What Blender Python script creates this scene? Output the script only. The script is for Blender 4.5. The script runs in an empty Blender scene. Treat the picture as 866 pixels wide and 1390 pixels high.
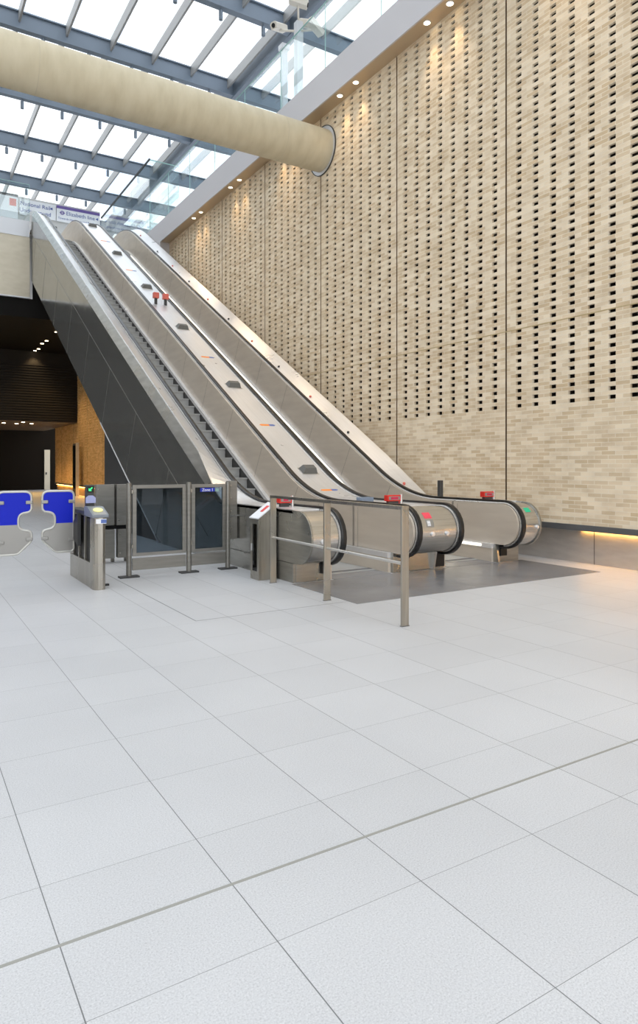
import bpy, bmesh, math, random
from math import sin, cos, tan, radians, pi
random.seed(7)
C = bpy.context.scene.collection
T30 = tan(radians(30))

# ------------------------------------------------------------------ materials
def newmat(name):
    m = bpy.data.materials.new(name); m.use_nodes = True
    nt = m.node_tree; b = nt.nodes['Principled BSDF']
    return m, nt, b
def simple(name, col, rough=.5, metal=0., emit=None, es=0., spec=None):
    m, nt, b = newmat(name)
    b.inputs['Base Color'].default_value = (*col, 1)
    b.inputs['Roughness'].default_value = rough
    b.inputs['Metallic'].default_value = metal
    if spec is not None: b.inputs['Specular IOR Level'].default_value = spec
    if emit:
        b.inputs['Emission Color'].default_value = (*emit, 1)
        b.inputs['Emission Strength'].default_value = es
    return m
def N(nt, t, **kw):
    n = nt.nodes.new(t)
    for k, v in kw.items():
        if k in ('op',): n.operation = v
        else: setattr(n, k, v)
    return n
def ramp(nt, fac, stops):
    r = nt.nodes.new('ShaderNodeValToRGB')
    e = r.color_ramp.elements
    while len(e) > 1: e.remove(e[-1])
    e[0].position = stops[0][0]; e[0].color = (*stops[0][1], 1)
    for p, c in stops[1:]:
        q = e.new(p); q.color = (*c, 1)
    nt.links.new(fac, r.inputs[0]); return r
def brushed(name, c1, c2, rough=.28, stretch=(1, 1, 40), metal=1., scale=3., bump=0.02):
    m, nt, b = newmat(name); L = nt.links
    g = N(nt, 'ShaderNodeNewGeometry')
    mp = N(nt, 'ShaderNodeMapping'); mp.inputs['Scale'].default_value = stretch
    L.new(g.outputs['Position'], mp.inputs[0])
    n = N(nt, 'ShaderNodeTexNoise'); n.inputs['Scale'].default_value = scale; n.inputs['Detail'].default_value = 4
    L.new(mp.outputs[0], n.inputs['Vector'])
    r = ramp(nt, n.outputs[0], [(.3, c1), (.7, c2)])
    n2 = N(nt, 'ShaderNodeTexNoise'); n2.inputs['Scale'].default_value = 1.3; n2.inputs['Detail'].default_value = 3
    L.new(g.outputs['Position'], n2.inputs['Vector'])
    mr = N(nt, 'ShaderNodeMapRange'); mr.inputs[1].default_value = .3; mr.inputs[2].default_value = .7
    mr.inputs[3].default_value = rough*.8; mr.inputs[4].default_value = rough*1.25
    L.new(n2.outputs[0], mr.inputs[0]); L.new(mr.outputs[0], b.inputs['Roughness'])
    L.new(r.outputs[0], b.inputs['Base Color'])
    b.inputs['Metallic'].default_value = metal
    if bump:
        bp = N(nt, 'ShaderNodeBump'); bp.inputs['Strength'].default_value = bump; bp.inputs['Distance'].default_value = .01
        L.new(n.outputs[0], bp.inputs['Height']); L.new(bp.outputs[0], b.inputs['Normal'])
    return m
def glassmat(name, tint, gloss_col=(1, 1, 1), ior=1.5, rough=0., base_refl=0.0, refl=1.):
    m = bpy.data.materials.new(name); m.use_nodes = True; nt = m.node_tree; nt.nodes.clear(); L = nt.links
    out = N(nt, 'ShaderNodeOutputMaterial'); mix = N(nt, 'ShaderNodeMixShader')
    tr = N(nt, 'ShaderNodeBsdfTransparent'); tr.inputs[0].default_value = (*tint, 1)
    gl = N(nt, 'ShaderNodeBsdfGlossy'); gl.inputs[0].default_value = (*gloss_col, 1); gl.inputs['Roughness'].default_value = rough
    g = N(nt, 'ShaderNodeNewGeometry'); dt = N(nt, 'ShaderNodeVectorMath', op='DOT_PRODUCT')
    L.new(g.outputs['Normal'], dt.inputs[0]); L.new(g.outputs['Incoming'], dt.inputs[1])
    ab = N(nt, 'ShaderNodeMath', op='ABSOLUTE'); L.new(dt.outputs['Value'], ab.inputs[0])
    su = N(nt, 'ShaderNodeMath', op='SUBTRACT'); su.inputs[0].default_value = 1; L.new(ab.outputs[0], su.inputs[1])
    po = N(nt, 'ShaderNodeMath', op='POWER'); po.inputs[1].default_value = 5; L.new(su.outputs[0], po.inputs[0])
    ad = N(nt, 'ShaderNodeMath', op='MULTIPLY_ADD'); ad.inputs[1].default_value = .9*refl; ad.inputs[2].default_value = .04*refl+base_refl; ad.use_clamp = True
    L.new(po.outputs[0], ad.inputs[0]); L.new(ad.outputs[0], mix.inputs[0])
    L.new(tr.outputs[0], mix.inputs[1]); L.new(gl.outputs[0], mix.inputs[2]); L.new(mix.outputs[0], out.inputs[0])
    return m

def floor_material():
    m, nt, b = newmat('granite_floor'); L = nt.links
    g = N(nt, 'ShaderNodeNewGeometry'); sp = N(nt, 'ShaderNodeSeparateXYZ'); L.new(g.outputs['Position'], sp.inputs[0])
    def mth(op, a, b_=None, clamp=False):
        n = N(nt, 'ShaderNodeMath', op=op); n.use_clamp = clamp
        for i, v in enumerate((a, b_)):
            if v is None: continue
            if isinstance(v, (int, float)): n.inputs[i].default_value = v
            else: L.new(v, n.inputs[i])
        return n.outputs[0]
    X, Y = sp.outputs[0], sp.outputs[1]
    near = mth('LESS_THAN', Y, 2.37)
    Y2 = mth('ADD', Y, mth('MULTIPLY', near, .105))
    px, py = .6265, .628
    u = mth('DIVIDE', mth('ADD', X, -1.083+px*100), px)
    v = mth('DIVIDE', mth('ADD', Y2, -2.738+py*100), py)
    fu, fv = mth('FRACT', u), mth('FRACT', v)
    du = mth('MULTIPLY', mth('MINIMUM', fu, mth('SUBTRACT', 1., fu)), px)
    dv = mth('MULTIPLY', mth('MINIMUM', fv, mth('SUBTRACT', 1., fv)), py)
    ju = mth('LESS_THAN', du, .0020); jv = mth('LESS_THAN', dv, .0010)
    joint = mth('MAXIMUM', ju, jv)
    # tile id tone
    cb = N(nt, 'ShaderNodeCombineXYZ'); L.new(mth('FLOOR', u), cb.inputs[0]); L.new(mth('FLOOR', v), cb.inputs[1])
    wn = N(nt, 'ShaderNodeTexWhiteNoise'); wn.noise_dimensions = '2D'; L.new(cb.outputs[0], wn.inputs['Vector'])
    n1 = N(nt, 'ShaderNodeTexNoise'); n1.inputs['Scale'].default_value = 150; n1.inputs['Detail'].default_value = 5; n1.inputs['Roughness'].default_value = .85
    L.new(g.outputs['Position'], n1.inputs['Vector'])
    r1 = ramp(nt, n1.outputs[0], [(.32, (.34, .345, .355)), (.45, (.545, .55, .565)), (.57, (.62, .627, .64)), (.69, (.75, .757, .77))])
    n2 = N(nt, 'ShaderNodeTexNoise'); n2.inputs['Scale'].default_value = .55; n2.inputs['Detail'].default_value = 6
    L.new(g.outputs['Position'], n2.inputs['Vector'])
    mr = N(nt, 'ShaderNodeMapRange'); mr.inputs[1].default_value = .3; mr.inputs[2].default_value = .7; mr.inputs[3].default_value = .92; mr.inputs[4].default_value = 1.04
    L.new(n2.outputs[0], mr.inputs[0])
    tone = mth('MULTIPLY', mr.outputs[0], mth('ADD', mth('MULTIPLY', wn.outputs[0], .05), .975))
    mx = N(nt, 'ShaderNodeMix', data_type='RGBA', blend_type='MULTIPLY'); mx.inputs[0].default_value = 1
    L.new(r1.outputs[0], mx.inputs[6]); L.new(tone, mx.inputs[7])
    mj = N(nt, 'ShaderNodeMix', data_type='RGBA'); L.new(joint, mj.inputs[0]); L.new(mx.outputs[2], mj.inputs[6])
    mj.inputs[7].default_value = (.17, .175, .18, 1)
    L.new(mj.outputs[2], b.inputs['Base Color'])
    b.inputs['Roughness'].default_value = .42; b.inputs['Specular IOR Level'].default_value = .35
    return m
def brick_material(name='pale_brick', tint=(1, 1, 1)):
    m, nt, b = newmat(name); L = nt.links
    g = N(nt, 'ShaderNodeNewGeometry'); sp = N(nt, 'ShaderNodeSeparateXYZ'); L.new(g.outputs['Position'], sp.inputs[0])
    ad = N(nt, 'ShaderNodeMath', op='ADD'); ad.inputs[1].default_value = -2.636+.067*40
    L.new(sp.outputs[2], ad.inputs[0])
    cb = N(nt, 'ShaderNodeCombineXYZ'); L.new(sp.outputs[1], cb.inputs[0]); L.new(ad.outputs[0], cb.inputs[1])
    def col(c): return tuple(c[i]*tint[i] for i in range(3)) + (1,)
    br = N(nt, 'ShaderNodeTexBrick'); br.offset = .5; br.squash = 1
    br.inputs['Scale'].default_value = 1; br.inputs['Brick Width'].default_value = .248; br.inputs['Row Height'].default_value = .067
    br.inputs['Mortar Size'].default_value = .006; br.inputs['Mortar Smooth'].default_value = .3; br.inputs['Bias'].default_value = -.1
    br.inputs['Color1'].default_value = col((.88, .755, .575)); br.inputs['Color2'].default_value = col((.66, .505, .32))
    br.inputs['Mortar'].default_value = col((.86, .765, .62))
    L.new(cb.outputs[0], br.inputs['Vector'])
    n = N(nt, 'ShaderNodeTexNoise'); n.inputs['Scale'].default_value = 1.; n.inputs['Detail'].default_value = 5
    mp = N(nt, 'ShaderNodeMapping'); mp.inputs['Scale'].default_value = (3, 2.5, 5); L.new(g.outputs['Position'], mp.inputs[0]); L.new(mp.outputs[0], n.inputs['Vector'])
    r = ramp(nt, n.outputs[0], [(.30, (.86, .83, .79)), (.5, (.97, .96, .94)), (.70, (1.03, 1.02, 1.0))])
    mx = N(nt, 'ShaderNodeMix', data_type='RGBA', blend_type='MULTIPLY'); mx.inputs[0].default_value = 1
    L.new(br.outputs[0], mx.inputs[6]); L.new(r.outputs[0], mx.inputs[7])
    L.new(mx.outputs[2], b.inputs['Base Color']); b.inputs['Roughness'].default_value = .9; b.inputs['Specular IOR Level'].default_value = .2
    n3 = N(nt, 'ShaderNodeTexNoise'); n3.inputs['Scale'].default_value = 60; L.new(g.outputs['Position'], n3.inputs['Vector'])
    bp = N(nt, 'ShaderNodeBump'); bp.inputs['Strength'].default_value = .35; bp.inputs['Distance'].default_value = .01
    L.new(n3.outputs[0], bp.inputs['Height']); L.new(bp.outputs[0], b.inputs['Normal'])
    return m
def concrete_material():
    m, nt, b = newmat('strut_concrete'); L = nt.links
    g = N(nt, 'ShaderNodeNewGeometry')
    n = N(nt, 'ShaderNodeTexNoise'); n.inputs['Scale'].default_value = 2; n.inputs['Detail'].default_value = 6
    mp = N(nt, 'ShaderNodeMapping'); mp.inputs['Scale'].default_value = (2.2, .8, .8); L.new(g.outputs['Position'], mp.inputs[0]); L.new(mp.outputs[0], n.inputs['Vector'])
    r = ramp(nt, n.outputs[0], [(.25, (.50, .43, .29)), (.55, (.58, .51, .36)), (.8, (.63, .56, .41))])
    L.new(r.outputs[0], b.inputs['Base Color']); b.inputs['Roughness'].default_value = .6
    return m
def step_material():
    m, nt, b = newmat('grooved_step'); L = nt.links
    g = N(nt, 'ShaderNodeNewGeometry')
    w = N(nt, 'ShaderNodeTexWave'); w.inputs['Scale'].default_value = 32; w.bands_direction = 'X'
    L.new(g.outputs['Position'], w.inputs[0])
    r = ramp(nt, w.outputs[0], [(.3, (.32, .32, .31)), (.6, (.50, .50, .48))])
    L.new(r.outputs[0], b.inputs['Base Color']); b.inputs['Roughness'].default_value = .5; b.inputs['Metallic'].default_value = .3
    return m
def comb_material():
    m, nt, b = newmat('dark_floor_plate'); L = nt.links
    g = N(nt, 'ShaderNodeNewGeometry')
    w = N(nt, 'ShaderNodeTexWave'); w.inputs['Scale'].default_value = 18; w.bands_direction = 'X'
    L.new(g.outputs['Position'], w.inputs[0])
    n = N(nt, 'ShaderNodeTexNoise'); n.inputs['Scale'].default_value = 1.2; n.inputs['Detail'].default_value = 3; L.new(g.outputs['Position'], n.inputs['Vector'])
    r = ramp(nt, n.outputs[0], [(.3, (.23, .235, .25)), (.7, (.32, .325, .34))])
    L.new(r.outputs[0], b.inputs['Base Color']); b.inputs['Roughness'].default_value = .25; b.inputs['Metallic'].default_value = .3
    bp = N(nt, 'ShaderNodeBump'); bp.inputs['Strength'].default_value = .1; bp.inputs['Distance'].default_value = .003
    L.new(w.outputs[0], bp.inputs['Height']); L.new(bp.outputs[0], b.inputs['Normal'])
    return m

M = dict(
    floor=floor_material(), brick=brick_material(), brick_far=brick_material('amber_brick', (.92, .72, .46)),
    concrete=concrete_material(), step=step_material(), plate=comb_material(),
    steel=brushed('brushed_steel', (.62, .60, .57), (.74, .72, .69), .30, (1, 1, 12), metal=.8, bump=0.),
    deck=brushed('deck_steel', (.80, .80, .81), (.86, .86, .87), .33, (6, .4, .4), metal=.6, bump=0.),
    gatebody2=brushed('deck_fascia_steel', (.46, .46, .45), (.60, .60, .59), .3, (3, .5, 3), metal=.85, bump=0.),
    strip=simple('expansion_strip', (.34, .34, .31), .5, .2),
    skirt=simple('skirt_dark', (.035, .035, .035), .4),
    side=brushed('side_steel', (.34, .33, .30), (.42, .41, .375), .28, (1, 1, 8), metal=.85, bump=0.),
    panel=brushed('balustrade_steel', (.62, .55, .47), (.69, .62, .53), .36, (1, .4, 3), metal=.35, bump=0.),
    drum=brushed('drum_steel', (.52, .51, .49), (.70, .69, .67), .22, (.3, 1, 25), metal=.9, bump=0.),
    mirror=brushed('dark_polished_steel', (.33, .33, .31), (.38, .375, .355), .15, (1, 1, 3), metal=.72, bump=0.),
    fence=brushed('fence_metal', (.22, .21, .19), (.27, .26, .235), .42, (1, 1, 8), metal=.6, bump=0.),
    gatebody=brushed('gate_steel', (.36, .335, .29), (.46, .43, .375), .27, (12, 12, .6), metal=.9, bump=0.),
    beige=brushed('champagne_cladding', (.60, .54, .42), (.66, .60, .48), .45, (1, 1, 2), metal=.45, bump=0.),
    silver=simple('silver_band', (.72, .73, .75), .4, .4),
    fascia=simple('fascia_grey', (.60, .59, .61), .5, .2),
    soffit=simple('bronze_soffit', (.58, .46, .32), .35, .5),
    beam=simple('blue_grey_paint', (.155, .195, .245), .45, .1),
    bar=simple('glazing_bar_grey', (.34, .34, .335), .5, .2),
    rubber=simple('black_rubber', (.012, .012, .013), .3),
    black=simple('black', (.006, .006, .006), .6),
    darkgrey=simple('charcoal', (.045, .045, .045), .5),
    dark_ceiling=simple('dark_ceiling', (.010, .009, .008), .8, spec=.15),
    ledge=simple('ledge_grey', (.16, .165, .17), .4, .5),
    plinth=brushed('plinth_steel', (.50, .48, .46), (.60, .58, .55), .45, (1, 1, 4), metal=.5, bump=0.),
    mortar=simple('joint_bronze', (.17, .105, .055), .7),
    shelf=simple('shelf_angle', (.50, .38, .20), .6),
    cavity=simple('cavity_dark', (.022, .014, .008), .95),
    blue=simple('gate_blue', (.0, .012, .50), .45, spec=.3),
    gategrey=simple('gate_grey', (.33, .32, .30), .3, .4),
    cream=simple('cream_plastic', (.55, .54, .50), .3, .5),
    red=simple('red_plastic', (.75, .03, .02), .35),
    salmon=simple('red_block', (.72, .16, .12), .45),
    orange=simple('orange_sticker', (.95, .30, .04), .5),
    bluesticker=simple('blue_sticker', (.10, .16, .42), .5),
    yellow=simple('reader_yellow', (.90, .88, .35), .4, emit=(.9, .9, .4), es=.15),
    white=simple('white_sign', (.86, .87, .90), .45),
    signblue=simple('sign_blue', (.01, .03, .42), .4),
    purple=simple('line_purple', (.16, .11, .36), .4),
    textblue=simple('text_blue', (.05, .09, .35), .5),
    textwhite=simple('text_white', (.9, .9, .9), .5),
    green=simple('green_sticker', (.02, .55, .28), .5),
    greenled=simple('green_arrow', (.0, .6, .1), .5, emit=(.05, 1, .25), es=1.5),
    lens=simple('lit_lens', (1, .9, .7), .5, emit=(1, .80, .52), es=9),
    ledwarm=simple('led_warm', (1, .6, .2), .5, emit=(1, .50, .12), es=28),
    ledskirt=simple('led_skirt', (1, .95, .8), .5, emit=(1, .93, .76), es=1.5),
    door=simple('pale_door', (.72, .66, .52), .5),
    screen=simple('screen_glass', (.008, .012, .014), .1),
    camwhite=simple('camera_housing', (.70, .66, .58), .4),
    pole=simple('pale_pole', (.72, .75, .78), .4, .2),
    whitewall=simple('white_wall', (.62, .61, .60), .6),
    beigewall=simple('beige_wall', (.52, .44, .34), .8),
    glass=glassmat('clear_glass', (.93, .975, .97), base_refl=.04),
    roofglass=glassmat('roof_glass', (.97, .985, 1.0), refl=.35),
    fenceglass=glassmat('smoked_glass', (.40, .455, .50), refl=.35),
    glassedge=simple('glass_edge', (.35, .55, .52), .2),
)

# ------------------------------------------------------------------ mesh builder
class MB:
    def __init__(s): s.v = []; s.f = []; s.mi = []; s.cur = 0
    def quad(s, *pts):
        i = len(s.v); s.v += [tuple(p) for p in pts]; s.f.append(tuple(range(i, i+len(pts)))); s.mi.append(s.cur); return s
    def box(s, x0, x1, y0, y1, z0, z1):
        i = len(s.v)
        s.v += [(x, y, z) for z in (z0, z1) for y in (y0, y1) for x in (x0, x1)]
        for f in ((0, 2, 3, 1), (4, 5, 7, 6), (0, 1, 5, 4), (2, 6, 7, 3), (0, 4, 6, 2), (1, 3, 7, 5)):
            s.f.append(tuple(i+k for k in f)); s.mi.append(s.cur)
        return s
    def prism(s, pts, a, b, axis='x'):
        """polygon pts (2D) extruded along axis from a to b"""
        def P(p, t): return {'x': (t, p[0], p[1]), 'y': (p[0], t, p[1]), 'z': (p[0], p[1], t)}[axis]
        i = len(s.v); n = len(pts)
        s.v += [P(p, a) for p in pts] + [P(p, b) for p in pts]
        s.f.append(tuple(i+k for k in range(n))); s.f.append(tuple(i+n+k for k in reversed(range(n)))); s.mi += [s.cur]*2
        for k in range(n):
            q = (k+1) % n; s.f.append((i+k, i+n+k, i+n+q, i+q)); s.mi.append(s.cur)
        return s
    def ribbon(s, x0, x1, ys, zt, zb, xt0=None):
        i = len(s.v); n = len(ys)
        for y in ys:
            a, b = zb(y), zt(y)
            s.v += [(x0, y, a), (x1, y, a), (x1, y, b), (x0, y, b)]
        for k in range(n-1):
            p, q = i+4*k, i+4*k+4
            for e in range(4):
                g = (e+1) % 4; s.f.append((p+e, p+g, q+g, q+e)); s.mi.append(s.cur)
        s.f.append((i, i+3, i+2, i+1)); e = i+4*(n-1); s.f.append((e, e+1, e+2, e+3)); s.mi += [s.cur]*2
        return s
    def sweep(s, path, w, h, closed=False):
        """rectangular-ish rounded section swept along a path in the YZ plane at x; path=(x,y,z)"""
        sec = []
        for k in range(12):
            a = 2*pi*k/12; cx = abs(cos(a))**.6*(1 if cos(a) >= 0 else -1); sy = abs(sin(a))**.6*(1 if sin(a) >= 0 else -1)
            sec.append((cx*w/2, sy*h/2))
        i = len(s.v); n = len(path); m = len(sec)
        for k, p in enumerate(path):
            a = path[(k-1) % n] if (closed or k > 0) else p; b = path[(k+1) % n] if (closed or k < n-1) else p
            ty, tz = b[1]-a[1], b[2]-a[2]; l = math.hypot(ty, tz) or 1; ty /= l; tz /= l
            ny, nz = -tz, ty
            for (u, v) in sec: s.v.append((p[0]+u, p[1]+ny*v, p[2]+nz*v))
        for k in range(n if closed else n-1):
            k2 = (k+1) % n
            for j in range(m):
                j2 = (j+1) % m; s.f.append((i+k*m+j, i+k*m+j2, i+k2*m+j2, i+k2*m+j)); s.mi.append(s.cur)
        if not closed:
            s.f.append(tuple(i+j for j in reversed(range(m)))); s.f.append(tuple(i+(n-1)*m+j for j in range(m))); s.mi += [s.cur]*2
        return s
    def tube(s, path, r, seg=12, closed=False):
        from mathutils import Vector
        i = len(s.v); n = len(path); P = [Vector(p) for p in path]; up = None
        for k in range(n):
            a = P[(k-1) % n] if (closed or k > 0) else P[k]; b = P[(k+1) % n] if (closed or k < n-1) else P[k]
            t = (b-a).normalized()
            if up is None: up = Vector((0, 0, 1)) if abs(t.z) < .9 else Vector((1, 0, 0))
            u = (up-t*up.dot(t)).normalized(); w = t.cross(u); up = u
            for j in range(seg):
                an = 2*pi*j/seg; s.v.append(tuple(P[k]+u*(cos(an)*r)+w*(sin(an)*r)))
        for k in range(n if closed else n-1):
            k2 = (k+1) % n
            for j in range(seg):
                j2 = (j+1) % seg; s.f.append((i+k*seg+j, i+k*seg+j2, i+k2*seg+j2, i+k2*seg+j)); s.mi.append(s.cur)
        if not closed:
            s.f.append(tuple(i+j for j in reversed(range(seg)))); s.f.append(tuple(i+(n-1)*seg+j for j in range(seg))); s.mi += [s.cur]*2
        return s
    def build(s, name, mats, parent=None, bevel=0., smooth=False, loc=None):
        me = bpy.data.meshes.new(name); me.from_pydata(s.v, [], s.f)
        if not isinstance(mats, (list, tuple)): mats = [mats]
        for m in mats: me.materials.append(m)
        if len(mats) > 1: me.polygons.foreach_set('material_index', s.mi)
        bm = bmesh.new(); bm.from_mesh(me); bmesh.ops.recalc_face_normals(bm, faces=bm.faces); bm.to_mesh(me); bm.free()
        if smooth:
            me.polygons.foreach_set('use_smooth', [True]*len(me.polygons)); me.set_sharp_from_angle(angle=radians(35))
        o = bpy.data.objects.new(name, me); C.objects.link(o)
        if bevel:
            md = o.modifiers.new('bevel', 'BEVEL'); md.width = bevel; md.segments = 2; md.limit_method = 'ANGLE'
        if parent:
            o.parent = parent
            o.matrix_parent_inverse = parent.matrix_basis.inverted() if parent.type == 'EMPTY' and not parent.parent else parent.matrix_parent_inverse.copy()
            if parent.parent: o.matrix_parent_inverse.identity()
        return o
def thing(name, label, cat, loc=(0, 0, 0), group=None):
    o = bpy.data.objects.new(name, None); C.objects.link(o); o.location = loc; o.empty_display_size = .2
    o['label'] = label; o['category'] = cat
    if group: o['group'] = group
    return o
def tag(o, label, cat, group=None):
    o['label'] = label; o['category'] = cat
    if group: o['group'] = group
    return o
def struct(o):
    o['kind'] = 'structure'; return o
def text(name, body, size, mat, loc, rot, parent=None, align='CENTER', extr=.002):
    cu = bpy.data.curves.new(name, 'FONT'); cu.body = body; cu.size = size; cu.align_x = align; cu.align_y = 'CENTER'; cu.extrude = extr
    to = bpy.data.objects.new(name, cu); C.objects.link(to); bpy.context.view_layer.update()
    me = bpy.data.meshes.new_from_object(to); bpy.data.objects.remove(to)
    from mathutils import Euler, Matrix
    me.transform(Matrix.Translation(loc) @ Euler(rot).to_matrix().to_4x4())
    me.materials.clear(); me.materials.append(mat); me.name = name
    o = bpy.data.objects.new(name, me); C.objects.link(o)
    if parent:
        o.parent = parent
        if parent.type == 'EMPTY': o.matrix_parent_inverse = parent.matrix_basis.inverted()
    return o
def dup(root, dx, label, group=None):
    r = root.copy(); C.objects.link(r); r.location = (root.location[0]+dx[0], root.location[1]+dx[1], root.location[2]+dx[2]); r['label'] = label
    if group: r['group'] = group
    for ch in list(root.children):
        mi = ch.matrix_parent_inverse.copy(); c = ch.copy(); C.objects.link(c); c.parent = r; c.matrix_parent_inverse = mi
        for g in ch.children:
            mi = g.matrix_parent_inverse.copy(); d = g.copy(); C.objects.link(d); d.parent = c; d.matrix_parent_inverse = mi
    return r
ORD = ['first', 'second', 'third', 'fourth', 'fifth', 'sixth', 'seventh', 'eighth', 'ninth', 'tenth', 'eleventh', 'twelfth', 'thirteenth', 'fourteenth']

# ------------------------------------------------------------------ setting
ZU = 11.15                       # upper floor
WX = 9.4                         # brick wall face
fl = struct(MB().box(-18, 11, -8, 50, -.2, 0).build('floor', M['floor']))
struct(MB().box(-18, 9.5, 2.363, 2.377, -.01, .0012).build('trim_1', M['strip']))
struct(MB().box(2.597, 2.605, 6.576, 11.5, -.01, .001).box(2.597, 4.49, 6.576, 6.582, -.01, .001).build('trim_2', M['ledge']))

def perforated_wall(name, X, y0, y1, z0, z1, joints, cols, hz0, hrows, mats, depth=.2, skip=None, shelf=None):
    """brick leaf with real square holes; materials: brick, cavity, joint"""
    hw, hh, pz = .064, .067, .134
    mb = MB(); gw = .018
    # columns strips: list of (ya,yb,type)
    segs = []; cuts = []
    for j in joints: cuts.append((j-gw, j+gw, 'j'))
    for c in cols: cuts.append((c-hw, c+hw, 'h'))
    cuts = sorted([c for c in cuts if c[0] > y0 and c[1] < y1])
    y = y0
    for a, b, t in cuts:
        segs.append((y, a, 's')); segs.append((a, b, t)); y = b
    segs.append((y, y1, 's'))
    for a, b, t in segs:
        if t == 's': mb.cur = 0; mb.quad((X, a, z0), (X, b, z0), (X, b, z1), (X, a, z1))
        elif t == 'j':
            mb.cur = 2; d = .05
            mb.quad((X+d, a, z0), (X+d, b, z0), (X+d, b, z1), (X+d, a, z1))
            mb.quad((X, a, z0), (X+d, a, z0), (X+d, a, z1), (X, a, z1)); mb.quad((X+d, b, z0), (X, b, z0), (X, b, z1), (X+d, b, z1))
        else:
            z = z0; D = depth; yc = (a+b)/2
            for k in range(hrows):
                za = hz0+pz*k; zb = za+hh
                if zb > z1-.03: break
                if skip and skip(yc, (za+zb)/2): continue
                mb.cur = 0; mb.quad((X, a, z), (X, b, z), (X, b, za), (X, a, za)); z = zb
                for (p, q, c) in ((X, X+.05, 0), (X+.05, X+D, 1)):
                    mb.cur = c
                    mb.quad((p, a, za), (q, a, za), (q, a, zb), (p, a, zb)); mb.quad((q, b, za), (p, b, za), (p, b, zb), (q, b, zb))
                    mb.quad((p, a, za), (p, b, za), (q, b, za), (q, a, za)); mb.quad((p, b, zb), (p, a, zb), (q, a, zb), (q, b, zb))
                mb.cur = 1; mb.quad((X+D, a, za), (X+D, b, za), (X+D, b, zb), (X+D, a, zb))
            mb.cur = 0; mb.quad((X, a, z), (X, b, z), (X, b, z1), (X, a, z1))
    # returns and back
    mb.cur = 0; B = X+depth+.05
    mb.quad((X, y0, z0), (B, y0, z0), (B, y0, z1), (X, y0, z1)); mb.quad((X, y1, z0), (B, y1, z0), (B, y1, z1), (X, y1, z1))
    mb.quad((B, y0, z0), (B, y1, z0), (B, y1, z1), (B, y0, z1)); mb.quad((X, y0, z0), (X, y1, z0), (B, y1, z0), (B, y0, z0))
    mb.quad((X, y0, z1), (X, y1, z1), (B, y1, z1), (B, y0, z1))
    me_o = mb.build(name, mats)
    # keep front normals towards -X
    return me_o
JP = 3.18
joints = [8.66+JP*k for k in range(-5, 6)]
cols = [8.66+JP*k+.283+.3722*i for k in range(-6, 6) for i in range(8)]
PY, PZ, PR = 14.92, 9.80, .525
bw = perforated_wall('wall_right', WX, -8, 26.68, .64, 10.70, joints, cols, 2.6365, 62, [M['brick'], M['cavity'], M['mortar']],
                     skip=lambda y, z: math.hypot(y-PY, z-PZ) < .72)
struct(bw)
struct(MB().box(WX-.003, WX+.02, -8, 26.68, 4.028, 4.046).build('trim_3', M['shelf']))
# ledge, plinth and its lamp strip
struct(MB().box(9.36, 9.60, -8, 26.68, .545, .64).build('baseboard_right', M['ledge']))
pl = struct(MB().box(9.556, 9.66, -8, 26.68, 0, .545).build('trim_4', M['plinth']))
mb = MB()
for k in range(-8, 10): mb.box(9.553, 9.557, 6.93+1.6*k, 6.94+1.6*k, 0, .54)
struct(mb.build('trim_5', M['darkgrey']))
led = tag(MB().box(9.515, 9.545, -7, 7.15, .535, .545).build('ledge_lamp_strip', M['ledwarm']), 'warm amber lamp strip glowing beneath the ledge at the foot of the brick wall', 'light')
# soffit, fascia, upper slab on the right
struct(MB().box(9.03, 9.62, -8, 26.68, 10.68, 10.72).build('trim_6', M['soffit']))
struct(MB().box(8.99, 9.03, -8, 30.4, 10.66, 11.47).build('trim_7', M['fascia']))
struct(MB().box(9.03, 18, -8, 46, 10.72, ZU).build('floor.001', M['fascia']))
struct(MB().box(9.0, 9.58, 26.68, 30.4, 0, 10.72).build('wall_right.001', M['fascia']))
struct(MB().box(8.985, 9.03, 26.66, 26.72, 6, 10.68).build('trim_8', M['silver']))
# upper slab behind the escalators and on the left
struct(MB().box(-18, 9.03, 30.0, 46, 10.85, ZU-.003).build('floor.002', M['whitewall']))
struct(MB().box(-18, 4.5, 29.40, 30.0, 10.83, 11.48).build('trim_9', M['silver']))
mb = MB()
for i in range(15):
    x1 = 4.52-1.42*i; mb.box(x1-1.40, x1, 29.42, 29.5, 8.40, 10.83)
mb.box(-18, 4.5, 29.46, 29.52, 8.41, 10.82); struct(mb.build('wall_back', M['beige'], bevel=.004))
struct(MB().box(-18, 4.52, 29.38, 29.55, 8.35, 8.40).build('trim_10', M['silver']))
# concourse beyond
struct(MB().box(-18, 9.0, 29.5, 48, 7.6, 7.8).build('ceiling.001', M['dark_ceiling']))
struct(MB().box(-18, 9.0, 29.5, 29.6, 7.8, 8.36).build('wall_back.001', M['dark_ceiling']))
mb = MB()
mb.box(-18, 8.24, 38.1, 38.3, 3.95, 7.6)
for i in range(22): mb.box(-18, 8.24, 38.04, 38.1, 4.02+i*.135, 4.10+i*.135)
struct(mb.build('wall_back.002', simple('louvre_bronze', (.018, .014, .010), .6, spec=.3)))
struct(MB().box(-18, 8.24, 38.1, 47.9, 3.90, 3.95).build('ceiling.002', simple('bronze_ceiling', (.10, .065, .035), .5)))
struct(MB().box(-18, 10, 47.9, 48.1, 0, 7.6).build('wall_back.003', simple('far_dark_wall', (.012, .009, .006), .8, spec=.12)))
fj = [29.5+JP*k for k in range(6)]
fc = [29.5+JP*k+.283+.3722*i for k in range(-1, 6) for i in range(8)]
struct(perforated_wall('wall_right.002', 8.25, 27.5, 44.2, .56, 7.6, fj, fc, 2.6365, 40, [M['brick_far'], M['cavity'], M['mortar']]))
struct(MB().box(8.22, 8.4, 27.5, 44.2, .46, .56).build('baseboard_right.001', M['ledge']))
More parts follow.
